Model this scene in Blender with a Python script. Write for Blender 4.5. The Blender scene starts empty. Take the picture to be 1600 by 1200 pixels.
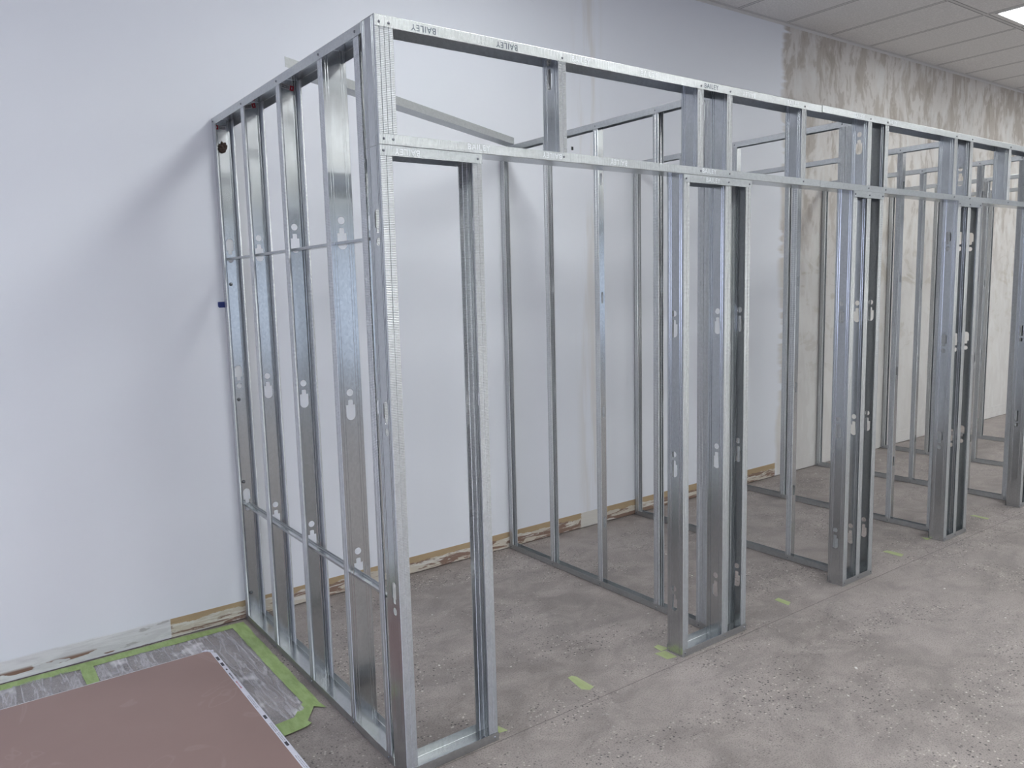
import bpy, bmesh, math, random
from mathutils import Vector, Matrix
from mathutils.geometry import tessellate_polygon
random.seed(7)
scene = bpy.context.scene
col = scene.collection

# ------------------------------------------------------------------ camera
cam_d = bpy.data.cameras.new('camera')
cam = bpy.data.objects.new('camera', cam_d)
col.objects.link(cam)
cam_d.sensor_fit = 'HORIZONTAL'; cam_d.sensor_width = 36.0
cam_d.lens = 36.0 * 1219.67 / 1600.0
cam_d.clip_start = 0.02; cam_d.clip_end = 100
RT = Vector((0.80254774, -0.59607367, -0.02476507))
UP = Vector((0.09305383, 0.08406775, 0.99210564))
FW = Vector((0.5892861, 0.79851662, -0.12293532))
cam.matrix_world = Matrix(((RT.x, UP.x, -FW.x, -1.1336), (RT.y, UP.y, -FW.y, -2.1779),
                           (RT.z, UP.z, -FW.z, 1.6254), (0, 0, 0, 1)))
scene.camera = cam

# ------------------------------------------------------------------ world, exposure
world = bpy.data.worlds.new('world'); scene.world = world
world.use_nodes = True
bg = world.node_tree.nodes['Background']
bg.inputs['Color'].default_value = (0.66, 0.78, 1.0, 1)
bg.inputs['Strength'].default_value = 1.0
scene.view_settings.view_transform = 'Standard'
scene.view_settings.look = 'None'
scene.view_settings.gamma = 1.0
scene.view_settings.use_curve_mapping = False
scene.view_settings.exposure = 0.0
LAMP_STRENGTH = 14.4
WINDOW_POWER = 85.0
FRONT_POWER = 25.0
try:
    scene.cycles.max_bounces = 10
    scene.cycles.diffuse_bounces = 5
    scene.cycles.glossy_bounces = 5
    scene.cycles.caustics_reflective = False
    scene.cycles.sample_clamp_indirect = 6
except Exception:
    pass

D = 1.664            # front face of the back wall
SH = 0.0009          # sheet thickness
RX0, RX1, RY0, HC = -6.0, 13.0, -8.0, 3.62
def ceil_z(x): return 3.62 + (x - 3.507) * 0.0075

# daylight through the window of the left wall
al = bpy.data.lights.new('window_daylight', 'AREA')
al.shape = 'RECTANGLE'; al.size = 4.6; al.size_y = 1.9; al.energy = WINDOW_POWER
al.color = (0.68, 0.72, 1.0)
alo = bpy.data.objects.new('window_daylight', al); col.objects.link(alo)
alo.location = (RX0 - 0.25, -2.6, 1.75)
alo.rotation_euler = (math.radians(90), 0, math.radians(-90))
# fill lights added behind the camera, shining through made-up openings in the front wall
for i_, wx_ in enumerate((-2.6, 3.4, 9.4)):
    fl_ = bpy.data.lights.new('shop_window_daylight', 'AREA')
    fl_.shape = 'RECTANGLE'; fl_.size = 4.8; fl_.size_y = 2.2; fl_.energy = FRONT_POWER / 3
    fl_.color = (0.86, 0.93, 1.0)
    flo = bpy.data.objects.new('shop_window_daylight', fl_); col.objects.link(flo)
    flo.location = (wx_, RY0 - 0.25, 1.45); flo.rotation_euler = (math.radians(90), 0, 0)

# ------------------------------------------------------------------ node helpers
def mat(name):
    m = bpy.data.materials.new(name); m.use_nodes = True
    nt = m.node_tree
    b = nt.nodes['Principled BSDF']
    return m, nt, b
class N:
    """tiny expression helper for procedural materials"""
    def __init__(s, nt): s.nt = nt
    def new(s, t): return s.nt.nodes.new(t)
    def put(s, sock, v):
        if isinstance(v, bpy.types.NodeSocket): s.nt.links.new(v, sock)
        else: sock.default_value = v
    def m(s, op, a, b=0.0, c=0.0):
        n = s.new('ShaderNodeMath'); n.operation = op
        s.put(n.inputs[0], a); s.put(n.inputs[1], b); s.put(n.inputs[2], c)
        return n.outputs[0]
    def step(s, v, lo, hi):
        n = s.new('ShaderNodeMapRange'); n.interpolation_type = 'SMOOTHSTEP'
        s.put(n.inputs['Value'], v); n.inputs['From Min'].default_value = lo; n.inputs['From Max'].default_value = hi
        return n.outputs[0]
    def mixc(s, f, a, b):
        n = s.new('ShaderNodeMix'); n.data_type = 'RGBA'
        s.put(n.inputs[0], f); s.put(n.inputs[6], a); s.put(n.inputs[7], b)
        return n.outputs[2]
    def coord(s, kind='Object'):
        return s.new('ShaderNodeTexCoord').outputs[kind]
    def geo(s): return s.new('ShaderNodeNewGeometry').outputs['Position']
    def xyz(s, v):
        n = s.new('ShaderNodeSeparateXYZ'); s.put(n.inputs[0], v); return n.outputs
    def scale(s, v, sc, loc=(0, 0, 0)):
        n = s.new('ShaderNodeMapping'); s.put(n.inputs['Vector'], v)
        n.inputs['Scale'].default_value = sc; n.inputs['Location'].default_value = loc
        return n.outputs[0]
    def noise(s, v, sc, det=3.0, rough=0.55, dist=0.0):
        n = s.new('ShaderNodeTexNoise'); s.put(n.inputs['Vector'], v)
        n.inputs['Scale'].default_value = sc; n.inputs['Detail'].default_value = det
        n.inputs['Roughness'].default_value = rough; n.inputs['Distortion'].default_value = dist
        return n.outputs[0]
    def vor(s, v, sc, out='Distance'):
        n = s.new('ShaderNodeTexVoronoi'); s.put(n.inputs['Vector'], v)
        n.inputs['Scale'].default_value = sc
        return n.outputs[out]
    def bump(s, h, dist, strength=1.0, nrm=None):
        n = s.new('ShaderNodeBump'); s.put(n.inputs['Height'], h)
        n.inputs['Distance'].default_value = dist; n.inputs['Strength'].default_value = strength
        if nrm is not None: s.put(n.inputs['Normal'], nrm)
        return n.outputs[0]
def C4(r, g, b):
    f = lambda c: ((c / 255 + 0.055) / 1.055) ** 2.4 if c / 255 > 0.04045 else c / 255 / 12.92
    return (f(r), f(g), f(b), 1)

def plain(name, rgb, rough=0.6, metal=0.0, var=0.06, sc=30.0):
    m, nt, b = mat(name); n = N(nt)
    c = C4(*rgb)
    f = n.noise(n.coord(), sc, 3)
    n.put(b.inputs['Base Color'], n.mixc(f, c, tuple(x * (1 - var * 2) for x in c[:3]) + (1,)))
    b.inputs['Roughness'].default_value = rough
    b.inputs['Metallic'].default_value = metal
    return m

def galvanised(name, knurl, base=(0.66, 0.68, 0.70), rough=0.27, wave=0.0007):
    m, nt, b = mat(name); n = N(nt)
    oc = n.coord()
    info = n.new('ShaderNodeObjectInfo').outputs['Random']
    off = n.new('ShaderNodeVectorMath'); off.operation = 'ADD'
    n.put(off.inputs[0], oc)
    cx = n.new('ShaderNodeCombineXYZ'); n.put(cx.inputs[0], n.m('MULTIPLY', info, 37.0)); n.put(cx.inputs[2], n.m('MULTIPLY', info, 91.0))
    n.put(off.inputs[1], cx.outputs[0]); v = off.outputs[0]
    spangle = n.vor(n.scale(v, (1, 1, 0.6)), 160, 'Color')
    sp = n.new('ShaderNodeSeparateColor'); n.put(sp.inputs[0], spangle)
    streak = n.noise(n.scale(v, (60, 60, 1.2)), 1.0, 3)
    blot = n.noise(n.scale(v, (9, 9, 3)), 1.0, 3)
    br = n.m('ADD', n.m('MULTIPLY', sp.outputs[0], 0.10), n.m('MULTIPLY', streak, 0.08))
    br = n.m('ADD', n.m('ADD', br, n.m('MULTIPLY', blot, 0.12)), 0.78)
    cmb = n.new('ShaderNodeVectorMath'); cmb.operation = 'SCALE'
    cmb.inputs[0].default_value = base; n.put(cmb.inputs['Scale'], br)
    n.put(b.inputs['Base Color'], cmb.outputs[0])
    b.inputs['Metallic'].default_value = 1.0
    n.put(b.inputs['Roughness'], n.m('ADD', n.m('MULTIPLY', streak, 0.05), rough - 0.025))
    lf = n.noise(n.scale(v, (11, 11, 2.2)), 1.0, 1.5)
    nrm = n.bump(lf, wave * 8, 0.35)
    if knurl:
        z = n.xyz(oc)[2]
        w = n.m('SINE', n.m('MULTIPLY', z, 2 * math.pi / 0.0052))
        nrm = n.bump(w, 0.00038, 1.0, nrm)
    n.put(b.inputs['Normal'], nrm)
    return m
M_web = galvanised('galvanised_web', False, base=(0.575, 0.595, 0.61), rough=0.21)
M_brace = galvanised('galvanised_dull', False, base=(0.52, 0.54, 0.55), rough=0.45)
M_fl = galvanised('galvanised_flange', True, base=(0.62, 0.64, 0.655), rough=0.31)
M_stamp_l = plain('stamp_light', (246, 249, 252), 0.45, 0.15)
M_stamp_d = plain('stamp_dark', (120, 126, 136), 0.45, 0.9)
M_screw = plain('screw_zinc', (150, 152, 158), 0.32, 1.0)
M_black = plain('black_plastic', (28, 28, 32), 0.5)
M_foam = plain('foam_brown', (82, 68, 62), 0.9, 0, 0.35, 120)
M_red = plain('sticker_red', (176, 30, 52), 0.5)
M_paper = plain('sticker_paper', (205, 205, 210), 0.6)
M_ink = plain('ink_dark', (60, 60, 70), 0.6)
M_inkred = plain('ink_red', (170, 60, 80), 0.6)
M_blue = plain('tape_blue', (42, 58, 120), 0.6)
M_crumb = plain('crumb_white', (225, 222, 218), 0.9)

# ------------------------------------------------------------------ object helpers
def tag(o, label=None, cat=None, group=None, kind=None):
    if label: o['label'] = label
    if cat: o['category'] = cat
    if group: o['group'] = group
    if kind: o['kind'] = kind
    return o
def link(name, me, mats=(), parent=None, mw=None):
    o = bpy.data.objects.new(name, me); col.objects.link(o)
    for m in mats: me.materials.append(m) if len(me.materials) < len(mats) else None
    if parent is not None: o.parent = parent
    if mw is not None: o.matrix_local = mw
    return o
def mesh_from_bm(bm, name, mats=()):
    me = bpy.data.meshes.new(name); bm.to_mesh(me); bm.free()
    for m in mats: me.materials.append(m)
    return me
def add_box(bm, lo, hi, mi=0, bevel=0.0):
    r = bmesh.ops.create_cube(bm, size=1.0)
    vs = r['verts']
    for v in vs:
        v.co = Vector([(lo[i] + hi[i]) / 2 + v.co[i] * (hi[i] - lo[i]) for i in range(3)])
    fs = {f for v in vs for f in v.link_faces}
    for f in fs: f.material_index = mi
    if bevel:
        es = list({e for f in fs for e in f.edges})
        bmesh.ops.bevel(bm, geom=es, offset=bevel, segments=2, affect='EDGES', profile=0.5)
def add_poly(bm, pts, z0, z1, mi=0):
    """prism from an outline in the XY plane"""
    bot = [bm.verts.new((x, y, z0)) for x, y in pts]; top = [bm.verts.new((x, y, z1)) for x, y in pts]
    k = len(pts)
    fs = [bm.faces.new(top), bm.faces.new(bot[::-1])]
    for i in range(k): fs.append(bm.faces.new((bot[i], bot[(i + 1) % k], top[(i + 1) % k], top[i])))
    for f in fs: f.material_index = mi
    bmesh.ops.recalc_face_normals(bm, faces=fs)

# knockout outlines in (y, z) of the web, centred at yc, zc
def circle_hole(yc, zc, r=0.013, k=14):
    return [(yc + r * math.cos(2 * math.pi * i / k), zc + r * math.sin(2 * math.pi * i / k)) for i in range(k)]
def key_hole(yc, zc, flip=False, hw=0.0175):
    s = -1 if flip else 1
    p = [(-hw, 0.019), (-0.009, 0.019), (-0.009, 0.034), (-0.006, 0.037), (0.006, 0.037), (0.009, 0.034), (0.009, 0.019), (hw, 0.019)]
    for i in range(9):
        a = -math.pi * i / 8
        p.append((hw * math.cos(a), -0.0195 + hw * math.sin(a)))
    return [(yc + y, zc + s * z) for y, z in p]
def holes_pair(yc, zc, flip=False):
    """bottle shaped knockout with its round hole; the round hole is above unless flipped"""
    return [key_hole(yc, zc, flip), circle_hole(yc, zc + (-0.063 if flip else 0.063))]

def profile(W, F, d, lip):
    """folded sheet profile: list of ((x,y),(x,y),material,is_panel)"""
    g = 0.0007
    pts = []
    def run(ps, mi): 
        for a, b in zip(ps[:-1], ps[1:]): pts.append((a, b, mi))
    wide = W > 0.06
    def flange(y, s):
        p = [(0.0015 * d, y)]
        if lip:
            c = F / 2
            p += [((c - 0.002) * d, y), (c * d, y + 0.0022 * s), ((c + 0.002) * d, y)]
        p += [((F - 0.001) * d, y)]
        if lip: p += [(F * d, y + 0.001 * s), (F * d, y + lip * s)]
        return p
    run(flange(0, 1)[::-1] + [(0, 0.0015)], 1)
    web = [(0, 0.0015)]
    if wide and lip:
        for yc in (0.012, 0.021): web += [(0, yc - 0.0015), (g * d, yc), (0, yc + 0.0015)]
        web += [(0, 0.0235)]
        run(web, 0)
        run([(0, W - 0.0235)] + [q for yc in (W - 0.021, W - 0.012) for q in ((0, yc - 0.0015), (g * d, yc), (0, yc + 0.0015))] + [(0, W - 0.0015)], 0)
        panel = (0.0235, W - 0.0235)
    else:
        panel = (0.0015, W - 0.0015)
    run([(0, W - 0.0015)] + flange(W, -1), 1)
    return pts, panel

_cache = {}
def member_mesh(W, F, L, d=1, lip=0.006, holes=(), key=None):
    k = (W, F, round(L, 4), d, lip, key)
    if key is not None and k in _cache: return _cache[k]
    bm = bmesh.new()
    pts, panel = profile(W, F, d, lip)
    vc = {}
    def V(x, y, z):
        q = (round(x, 6), round(y, 6), round(z, 6))
        if q not in vc: vc[q] = bm.verts.new(q)
        return vc[q]
    for a, b, mi in pts:
        if a == b: continue
        try:
            f = bm.faces.new((V(a[0], a[1], 0), V(b[0], b[1], 0), V(b[0], b[1], L), V(a[0], a[1], L))); f.material_index = mi
        except ValueError: pass
    y0, y1 = panel
    hs = sorted(holes, key=lambda h: sum(p[1] for p in h) / len(h))
    # cut the panel into bands, one per hole, so that triangles stay well shaped
    bands = []
    zprev = 0.0
    for i, h in enumerate(hs):
        lo = min(p[1] for p in h); hi = max(p[1] for p in h)
        nlo = min(p[1] for p in hs[i + 1]) if i + 1 < len(hs) else L
        a = max(zprev, lo - 0.02); 
        if i > 0:
            phi = max(p[1] for p in hs[i - 1]); a = max(zprev, (phi + lo) / 2 if lo - phi < 0.04 else lo - 0.02)
        bnd = min(hi + 0.02, (hi + nlo) / 2 if nlo - hi < 0.04 else hi + 0.02, L)
        if a > zprev + 1e-5: bands.append((zprev, a, None))
        bands.append((a, bnd, h)); zprev = bnd
    if zprev < L - 1e-5: bands.append((zprev, L, None))
    for a, b, h in bands:
        if h is None:
            f = bm.faces.new((V(0, y0, a), V(0, y1, a), V(0, y1, b), V(0, y0, b))); f.material_index = 0
        else:
            outer = [(y0, a), (y1, a), (y1, b), (y0, b)]
            loops = [[Vector((p[0], p[1], 0)) for p in outer], [Vector((p[0], p[1], 0)) for p in h]]
            flat = outer + list(h)
            for t in tessellate_polygon(loops):
                try:
                    f = bm.faces.new([V(0, flat[i][0], flat[i][1]) for i in t]); f.material_index = 0
                except ValueError: pass
    # close the T joints between the bands and the long side strips
    bmesh.ops.recalc_face_normals(bm, faces=bm.faces)
    me = mesh_from_bm(bm, 'folded_sheet', (M_web, M_fl))
    if key is not None: _cache[k] = me
    return me
def member(name, me, mw):
    o = bpy.data.objects.new(name, me); col.objects.link(o)
    o.matrix_world = mw
    s = o.modifiers.new('thickness', 'SOLIDIFY'); s.thickness = SH; s.offset = 0
    return o
def MX(lx, ly, lz, loc):
    return Matrix(((lx[0], ly[0], lz[0], loc[0]), (lx[1], ly[1], lz[1], loc[1]), (lx[2], ly[2], lz[2], loc[2]), (0, 0, 0, 1)))
X, Y, Z = (1, 0, 0), (0, 1, 0), (0, 0, 1)
nX, nY, nZ = (-1, 0, 0), (0, -1, 0), (0, 0, -1)

STUDS = []
def stud_front(x, z0, z1, opens, label, F=0.034, holes=(), group=None, y=0.0):
    """stud in the front frame: web square to the front, opening right (+1) or left (-1)"""
    me = member_mesh(0.0895, F, z1 - z0, opens, 0.006, [[(a, b - z0) for a, b in h] for h in holes])
    o = member('steel_stud', me, MX(X, Y, Z, (x, y + 0.00125, z0)))
    tag(o, label, 'stud', group)
    return o
def stud_side(x, y, W, z0, z1, opens, label, F=0.034, holes=(), group=None, key=None):
    """stud in a wall that runs front to back: opening to the front (+1) or to the back (-1)"""
    me = member_mesh(W, F, z1 - z0, opens, 0.006, [[(a, b - z0) for a, b in h] for h in holes], key)
    o = member('steel_stud', me, MX(nY, X, Z, (x + 0.00125, y, z0)))
    tag(o, label, 'stud', group)
    return o
def track_x(x0, x1, z, up, label, F=0.032, W=0.092, y=0.0, name='steel_track'):
    me = member_mesh(W, F, x1 - x0, -1 if up else 1, 0)
    o = member(name, me, MX(nZ, Y, X, (x0, y, z)))
    return tag(o, label, 'track')
def track_y(x, y0, y1, z, up, label, F=0.032, W=0.092, name='steel_track'):
    me = member_mesh(W, F, y1 - y0, 1 if up else -1, 0)
    o = member(name, me, MX(Z, X, Y, (x, y0, z)))
    return tag(o, label, 'track')

# screws: small domed heads, children of the track they hold
def make_screw_mesh():
    bm = bmesh.new()
    prof = [(0.0, 0.0028), (0.0022, 0.0026), (0.0036, 0.0017), (0.0042, 0.0004), (0.0042, -0.0012)]
    n = 10; rings = []
    for r, h in prof:
        if r == 0: rings.append([bm.verts.new((0, 0, h))])
        else: rings.append([bm.verts.new((r * math.cos(2 * math.pi * i / n), r * math.sin(2 * math.pi * i / n), h)) for i in range(n)])
    for i in range(n): bm.faces.new((rings[0][0], rings[1][i], rings[1][(i + 1) % n]))
    for a, b in zip(rings[1:-1], rings[2:]):
        for i in range(n): bm.faces.new((a[i], b[i], b[(i + 1) % n], a[(i + 1) % n]))
    bm.faces.new(rings[-1][::-1])
    add_box(bm, (-0.0022, -0.0004, 0.0024), (0.0022, 0.0004, 0.0030))
    add_box(bm, (-0.0004, -0.0022, 0.0024), (0.0004, 0.0022, 0.0030))
    for f in bm.faces: f.smooth = True
    return mesh_from_bm(bm, 'screw', (M_screw,))
SCREW = make_screw_mesh()
def screw(parent, pos, nrm, black=False, s=1.0):
    o = bpy.data.objects.new('screw', SCREW); col.objects.link(o)
    o.parent = parent
    q = Vector(nrm).to_track_quat('Z', 'Y').to_matrix().to_4x4()
    o.matrix_parent_inverse = parent.matrix_world.inverted()
    o.matrix_world = Matrix.Translation(Vector(pos) + Vector(nrm) * 0.0012) @ q @ Matrix.Scale(s, 4)
    return o

# stamped lettering on track flanges
def text_mesh(s, size, m):
    cu = bpy.data.curves.new('t', 'FONT'); cu.body = s; cu.size = size; cu.extrude = 0.00012
    cu.align_x = 'CENTER'; cu.align_y = 'CENTER'; cu.space_character = 1.12; cu.resolution_u = 3; cu.offset = 0.0003
    o = bpy.data.objects.new('t', cu); col.objects.link(o)
    bpy.context.view_layer.update()
    me = bpy.data.meshes.new_from_object(o.evaluated_get(bpy.context.evaluated_depsgraph_get()))
    bpy.data.objects.remove(o); bpy.data.curves.remove(cu)
    me.materials.clear(); me.materials.append(m)
    return me
T_l = text_mesh('BAILEY', 0.0265, M_stamp_l)
T_d = text_mesh('BAILEY', 0.0265, M_stamp_d)
def stamp(parent, x, z, flip, dark, sx=1.0):
    o = bpy.data.objects.new('stamped_lettering', T_d if dark else T_l); col.objects.link(o)
    o.parent = parent; o.matrix_parent_inverse = parent.matrix_world.inverted()
    m = MX(X, Z, nY, (x, -0.0008, z))
    if flip: m = m @ Matrix.Rotation(math.pi, 4, 'Z')
    o.matrix_world = m @ Matrix.Diagonal((sx, 1, 1, 1))

# ------------------------------------------------------------------ the room
# floor
def mat_floor():
    m, nt, b = mat('concrete_floor'); n = N(nt)
    p = n.geo()
    s = n.xyz(p); x, y = s[0], s[1]
    big = n.noise(n.scale(p, (1.1, 1.1, 1)), 1.0, 5, 0.6, 0.4)
    mid = n.noise(n.scale(p, (5, 7, 1)), 1.0, 6, 0.65, 0.6)
    fine = n.noise(p, 170, 4, 0.7)
    c = n.mixc(n.step(big, 0.32, 0.70), C4(138, 130, 127), C4(160, 152, 149))
    c = n.mixc(n.m('MULTIPLY', n.step(mid, 0.40, 0.72), 0.55), c, C4(182, 173, 169))
    c = n.mixc(n.m('MULTIPLY', n.step(mid, 0.50, 0.30), 0.35), c, C4(116, 109, 109))
    c = n.mixc(n.m('MULTIPLY', n.step(fine, 0.48, 0.66), 0.60), c, C4(88, 83, 84))
    # exposed aggregate
    agm = n.step(n.noise(n.scale(p, (1.5, 2.6, 1), (3.1, 1.7, 0)), 1.0, 4, 0.6), 0.40, 0.62)
    vc = n.vor(p, 85, 'Color'); sc = n.new('ShaderNodeSeparateColor'); n.put(sc.inputs[0], vc)
    vd = n.vor(p, 85, 'Distance')
    inside = n.step(vd, 0.42, 0.30)
    dark = n.m('MULTIPLY', n.m('MULTIPLY', n.step(sc.outputs[0], 0.70, 0.80), inside), agm)
    light = n.m('MULTIPLY', n.m('MULTIPLY', n.step(sc.outputs[1], 0.82, 0.90), inside), agm)
    c = n.mixc(n.m('MULTIPLY', dark, 0.9), c, C4(66, 64, 66))
    c = n.mixc(n.m('MULTIPLY', light, 0.8), c, C4(206, 198, 192))
    # plaster smudges and dust
    dust = n.step(n.noise(n.scale(p, (6, 9, 1), (8, 3, 0)), 1.0, 6, 0.7, 1.2), 0.66, 0.74)
    c = n.mixc(n.m('MULTIPLY', dust, 0.35), c, C4(205, 202, 200))
    sp = n.vor(n.scale(p, (1, 1.3, 1), (5, 5, 0)), 9, 'Distance')
    c = n.mixc(n.m('MULTIPLY', n.step(sp, 0.055, 0.03), 0.7), c, C4(226, 222, 218))
    # saw cut in the slab
    wob = n.m('ADD', y, n.m('MULTIPLY', x, 0.013))
    wob = n.m('ADD', wob, n.m('MULTIPLY', n.noise(n.scale(p, (9, 0, 0)), 1.0, 2), 0.006))
    cut = n.step(n.m('ABSOLUTE', n.m('ADD', wob, 0.001)), 0.0026, 0.0008)
    c = n.mixc(n.m('MULTIPLY', cut, 0.6), c, C4(70, 60, 62))
    n.put(b.inputs['Base Color'], c)
    n.put(b.inputs['Roughness'], n.m('ADD', n.m('MULTIPLY', mid, 0.3), 0.42))
    b.inputs['Specular IOR Level'].default_value = 0.35
    h = n.m('ADD', n.m('MULTIPLY', fine, 0.5), n.m('MULTIPLY', mid, 0.8))
    n.put(b.inputs['Normal'], n.bump(n.m('SUBTRACT', h, n.m('MULTIPLY', cut, 1.0)), 0.003, 0.5))
    return m
def struct(name, bm, m):
    me = mesh_from_bm(bm, name, (m,) if not isinstance(m, (tuple, list)) else m)
    o = bpy.data.objects.new(name, me); col.objects.link(o); o['kind'] = 'structure'
    return o
bm = bmesh.new(); add_box(bm, (RX0 - 0.2, RY0 - 0.2, -0.15), (RX1 + 0.2, D + 0.2, 0.0)); struct('floor', bm, mat_floor())

def mat_back_wall():
    m, nt, b = mat('patched_drywall'); n = N(nt)
    p = n.geo(); s = n.xyz(p); x, z = s[0], s[2]
    paint = n.mixc(n.noise(n.scale(p, (1.2, 1, 0.8)), 1.0, 3), C4(236, 239, 245), C4(231, 234, 241))
    # faint vertical seam of joint compound near the first partition
    seam = n.m('MULTIPLY', n.step(n.m('ABSOLUTE', n.m('SUBTRACT', x, 2.36)), 0.16, 0.02), n.step(n.noise(n.scale(p, (14, 1, 1.2)), 1.0, 4), 0.42, 0.66))
    paint = n.mixc(n.m('MULTIPLY', seam, 0.35), paint, C4(205, 196, 180))
    # skim coated zone
    e = n.m('ADD', x, n.m('MULTIPLY', n.noise(n.scale(p, (3, 1, 3)), 1.0, 4), 0.14))
    e = n.m('SUBTRACT', e, n.m('MULTIPLY', n.step(n.noise(n.scale(p, (1, 1, 12)), 1.0, 2), 0.5, 0.75), 0.10))
    zone = n.step(e, 4.46, 4.54)
    na = n.noise(n.scale(p, (3.4, 1, 1.5)), 1.0, 6, 0.62, 0.7)
    nb = n.noise(n.scale(p, (9, 1, 3.4), (4, 0, 2)), 1.0, 5, 0.6, 0.6)
    nc = n.noise(n.scale(p, (3.0, 1, 5.5), (1, 0, 7)), 1.0, 5, 0.65, 1.0)
    hi = n.step(z, 1.7, 2.6)
    skim = n.mixc(n.step(na, 0.40, 0.62), C4(212, 208, 204), C4(196, 191, 187))
    up = n.m('MULTIPLY', n.step(na, 0.47, 0.54), n.m('ADD', n.m('MULTIPLY', hi, 0.50), 0.12))
    skim = n.mixc(up, skim, C4(176, 168, 158))
    skim = n.mixc(n.m('MULTIPLY', n.step(nb, 0.56, 0.63), n.m('ADD', n.m('MULTIPLY', hi, 0.35), 0.15)), skim, C4(160, 150, 140))
    lowm = n.m('MULTIPLY', n.step(z, 0.6, 1.0), n.step(z, 2.2, 1.5))
    skim = n.mixc(n.m('MULTIPLY', n.m('MULTIPLY', n.step(nc, 0.52, 0.62), lowm), 0.8), skim, C4(170, 160, 143))
    white = n.m('MULTIPLY', n.step(nb, 0.50, 0.38), 0.6)
    skim = n.mixc(white, skim, C4(220, 219, 217))
    skim = n.mixc(n.m('MULTIPLY', n.step(z, 2.1, 1.2), 0.6), skim, C4(224, 223, 221))
    c = n.mixc(zone, paint, skim)
    # strip where the old baseboard was torn off
    h1 = n.noise(n.scale(p, (3.2, 1, 24), (2, 0, 0)), 1.0, 5, 0.62, 0.7)
    h2 = n.noise(n.scale(p, (5.5, 1, 50), (7, 0, 3)), 1.0, 5, 0.65, 0.7)
    kraft = n.mixc(n.noise(n.scale(p, (12, 1, 60)), 1.0, 3), C4(172, 150, 118), C4(186, 164, 132))
    torn = n.mixc(n.step(h1, 0.47, 0.50), C4(206, 198, 184), C4(140, 116, 103))
    torn = n.mixc(n.step(h2, 0.55, 0.58), torn, C4(220, 216, 208))
    torn = n.mixc(n.m('MULTIPLY', n.step(h2, 0.40, 0.36), 0.7), torn, C4(150, 132, 112))
    rag = n.m('ADD', z, n.m('MULTIPLY', n.m('SUBTRACT', n.noise(n.scale(p, (9, 1, 0)), 1.0, 5, 0.6), 0.5), 0.055))
    strip = n.mixc(n.step(rag, 0.070, 0.073), torn, kraft)
    # fresh patch of plaster in the strip behind the first compartment
    patch = n.m('MULTIPLY', n.step(n.m('ADD', x, n.m('MULTIPLY', h1, 0.06)), 2.275, 2.285), n.step(x, 2.50, 2.47))
    strip = n.mixc(patch, strip, C4(214, 211, 204))
    topz = n.m('ADD', 0.098, n.m('MULTIPLY', n.m('MAXIMUM', x, 0.0), 0.004))
    below = n.step(n.m('SUBTRACT', z, topz), 0.0012, -0.0006)
    inx = n.m('MULTIPLY', n.step(x, -0.358, -0.352), n.step(x, 4.42, 4.40))
    c = n.mixc(n.m('MULTIPLY', below, inx), c, strip)
    # left of the frame the strip is plastered over, with a few tears
    pl = n.mixc(n.step(h1, 0.42, 0.6), C4(224, 224, 226), C4(208, 207, 210))
    tear = n.m('MULTIPLY', n.step(n.noise(n.scale(p, (3.5, 1, 14), (3.4, 0, 0.2)), 1.0, 4, 0.6), 0.58, 0.60), n.step(z, 0.055, 0.040))
    pl = n.mixc(tear, pl, C4(136, 108, 96))
    pl = n.mixc(n.m('MULTIPLY', n.step(n.noise(n.scale(p, (5, 1, 30), (9, 0, 0)), 1.0, 4), 0.62, 0.65), 0.6), pl, C4(160, 156, 156))
    left = n.m('MULTIPLY', n.step(n.m('SUBTRACT', z, n.m('MULTIPLY', h1, 0.02)), 0.095, 0.085), n.step(x, -0.352, -0.358))
    c = n.mixc(left, c, pl)
    n.put(b.inputs['Base Color'], c)
    n.put(b.inputs['Roughness'], n.m('ADD', n.m('MULTIPLY', zone, 0.25), 0.55))
    b.inputs['Specular IOR Level'].default_value = 0.3
    rel = n.m('ADD', n.m('MULTIPLY', n.m('MULTIPLY', h2, below), 1.0), n.m('MULTIPLY', zone, n.m('MULTIPLY', nb, 0.3)))
    rel = n.m('ADD', rel, n.m('MULTIPLY', n.noise(n.scale(p, (1, 1, 1)), 260, 2), 0.02))
    n.put(b.inputs['Normal'], n.bump(rel, 0.004, 0.7))
    return m
bm = bmesh.new()
add_box(bm, (RX0 - 0.2, D, 0.007), (RX1 + 0.2, D + 0.12, 4.0))
add_box(bm, (RX0 - 0.2, D + 0.012, 0.0), (RX1 + 0.2, D + 0.12, 0.007))
struct('wall_back', bm, mat_back_wall())

M_wall = plain('room_paint', (196, 197, 200), 0.7, 0, 0.02, 2)
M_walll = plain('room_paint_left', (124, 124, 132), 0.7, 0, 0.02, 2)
M_wallf = plain('room_paint_front', (120, 121, 116), 0.7, 0, 0.02, 2)
# left wall with a wide window (out of the photograph, behind the camera's left shoulder)
WY0, WY1, WZ0, WZ1 = -5.0, -0.2, 0.75, 2.75
bm = bmesh.new()
for lo, hi in (((RX0 - 0.15, RY0, 0), (RX0, D, WZ0)), ((RX0 - 0.15, RY0, WZ1), (RX0, D, 4.0)),
               ((RX0 - 0.15, RY0, WZ0), (RX0, WY0, WZ1)), ((RX0 - 0.15, WY1, WZ0), (RX0, D, WZ1))):
    add_box(bm, lo, hi)
struct('wall_left', bm, M_walll)
bm = bmesh.new(); add_box(bm, (RX1, RY0, 0), (RX1 + 0.15, D, 4.0)); struct('wall_right', bm, M_wall)
bm = bmesh.new()
add_box(bm, (RX0 - 0.15, RY0 - 0.15, 0), (RX1 + 0.15, RY0, 0.35)); add_box(bm, (RX0 - 0.15, RY0 - 0.15, 2.55), (RX1 + 0.15, RY0, 4.0))
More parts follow.
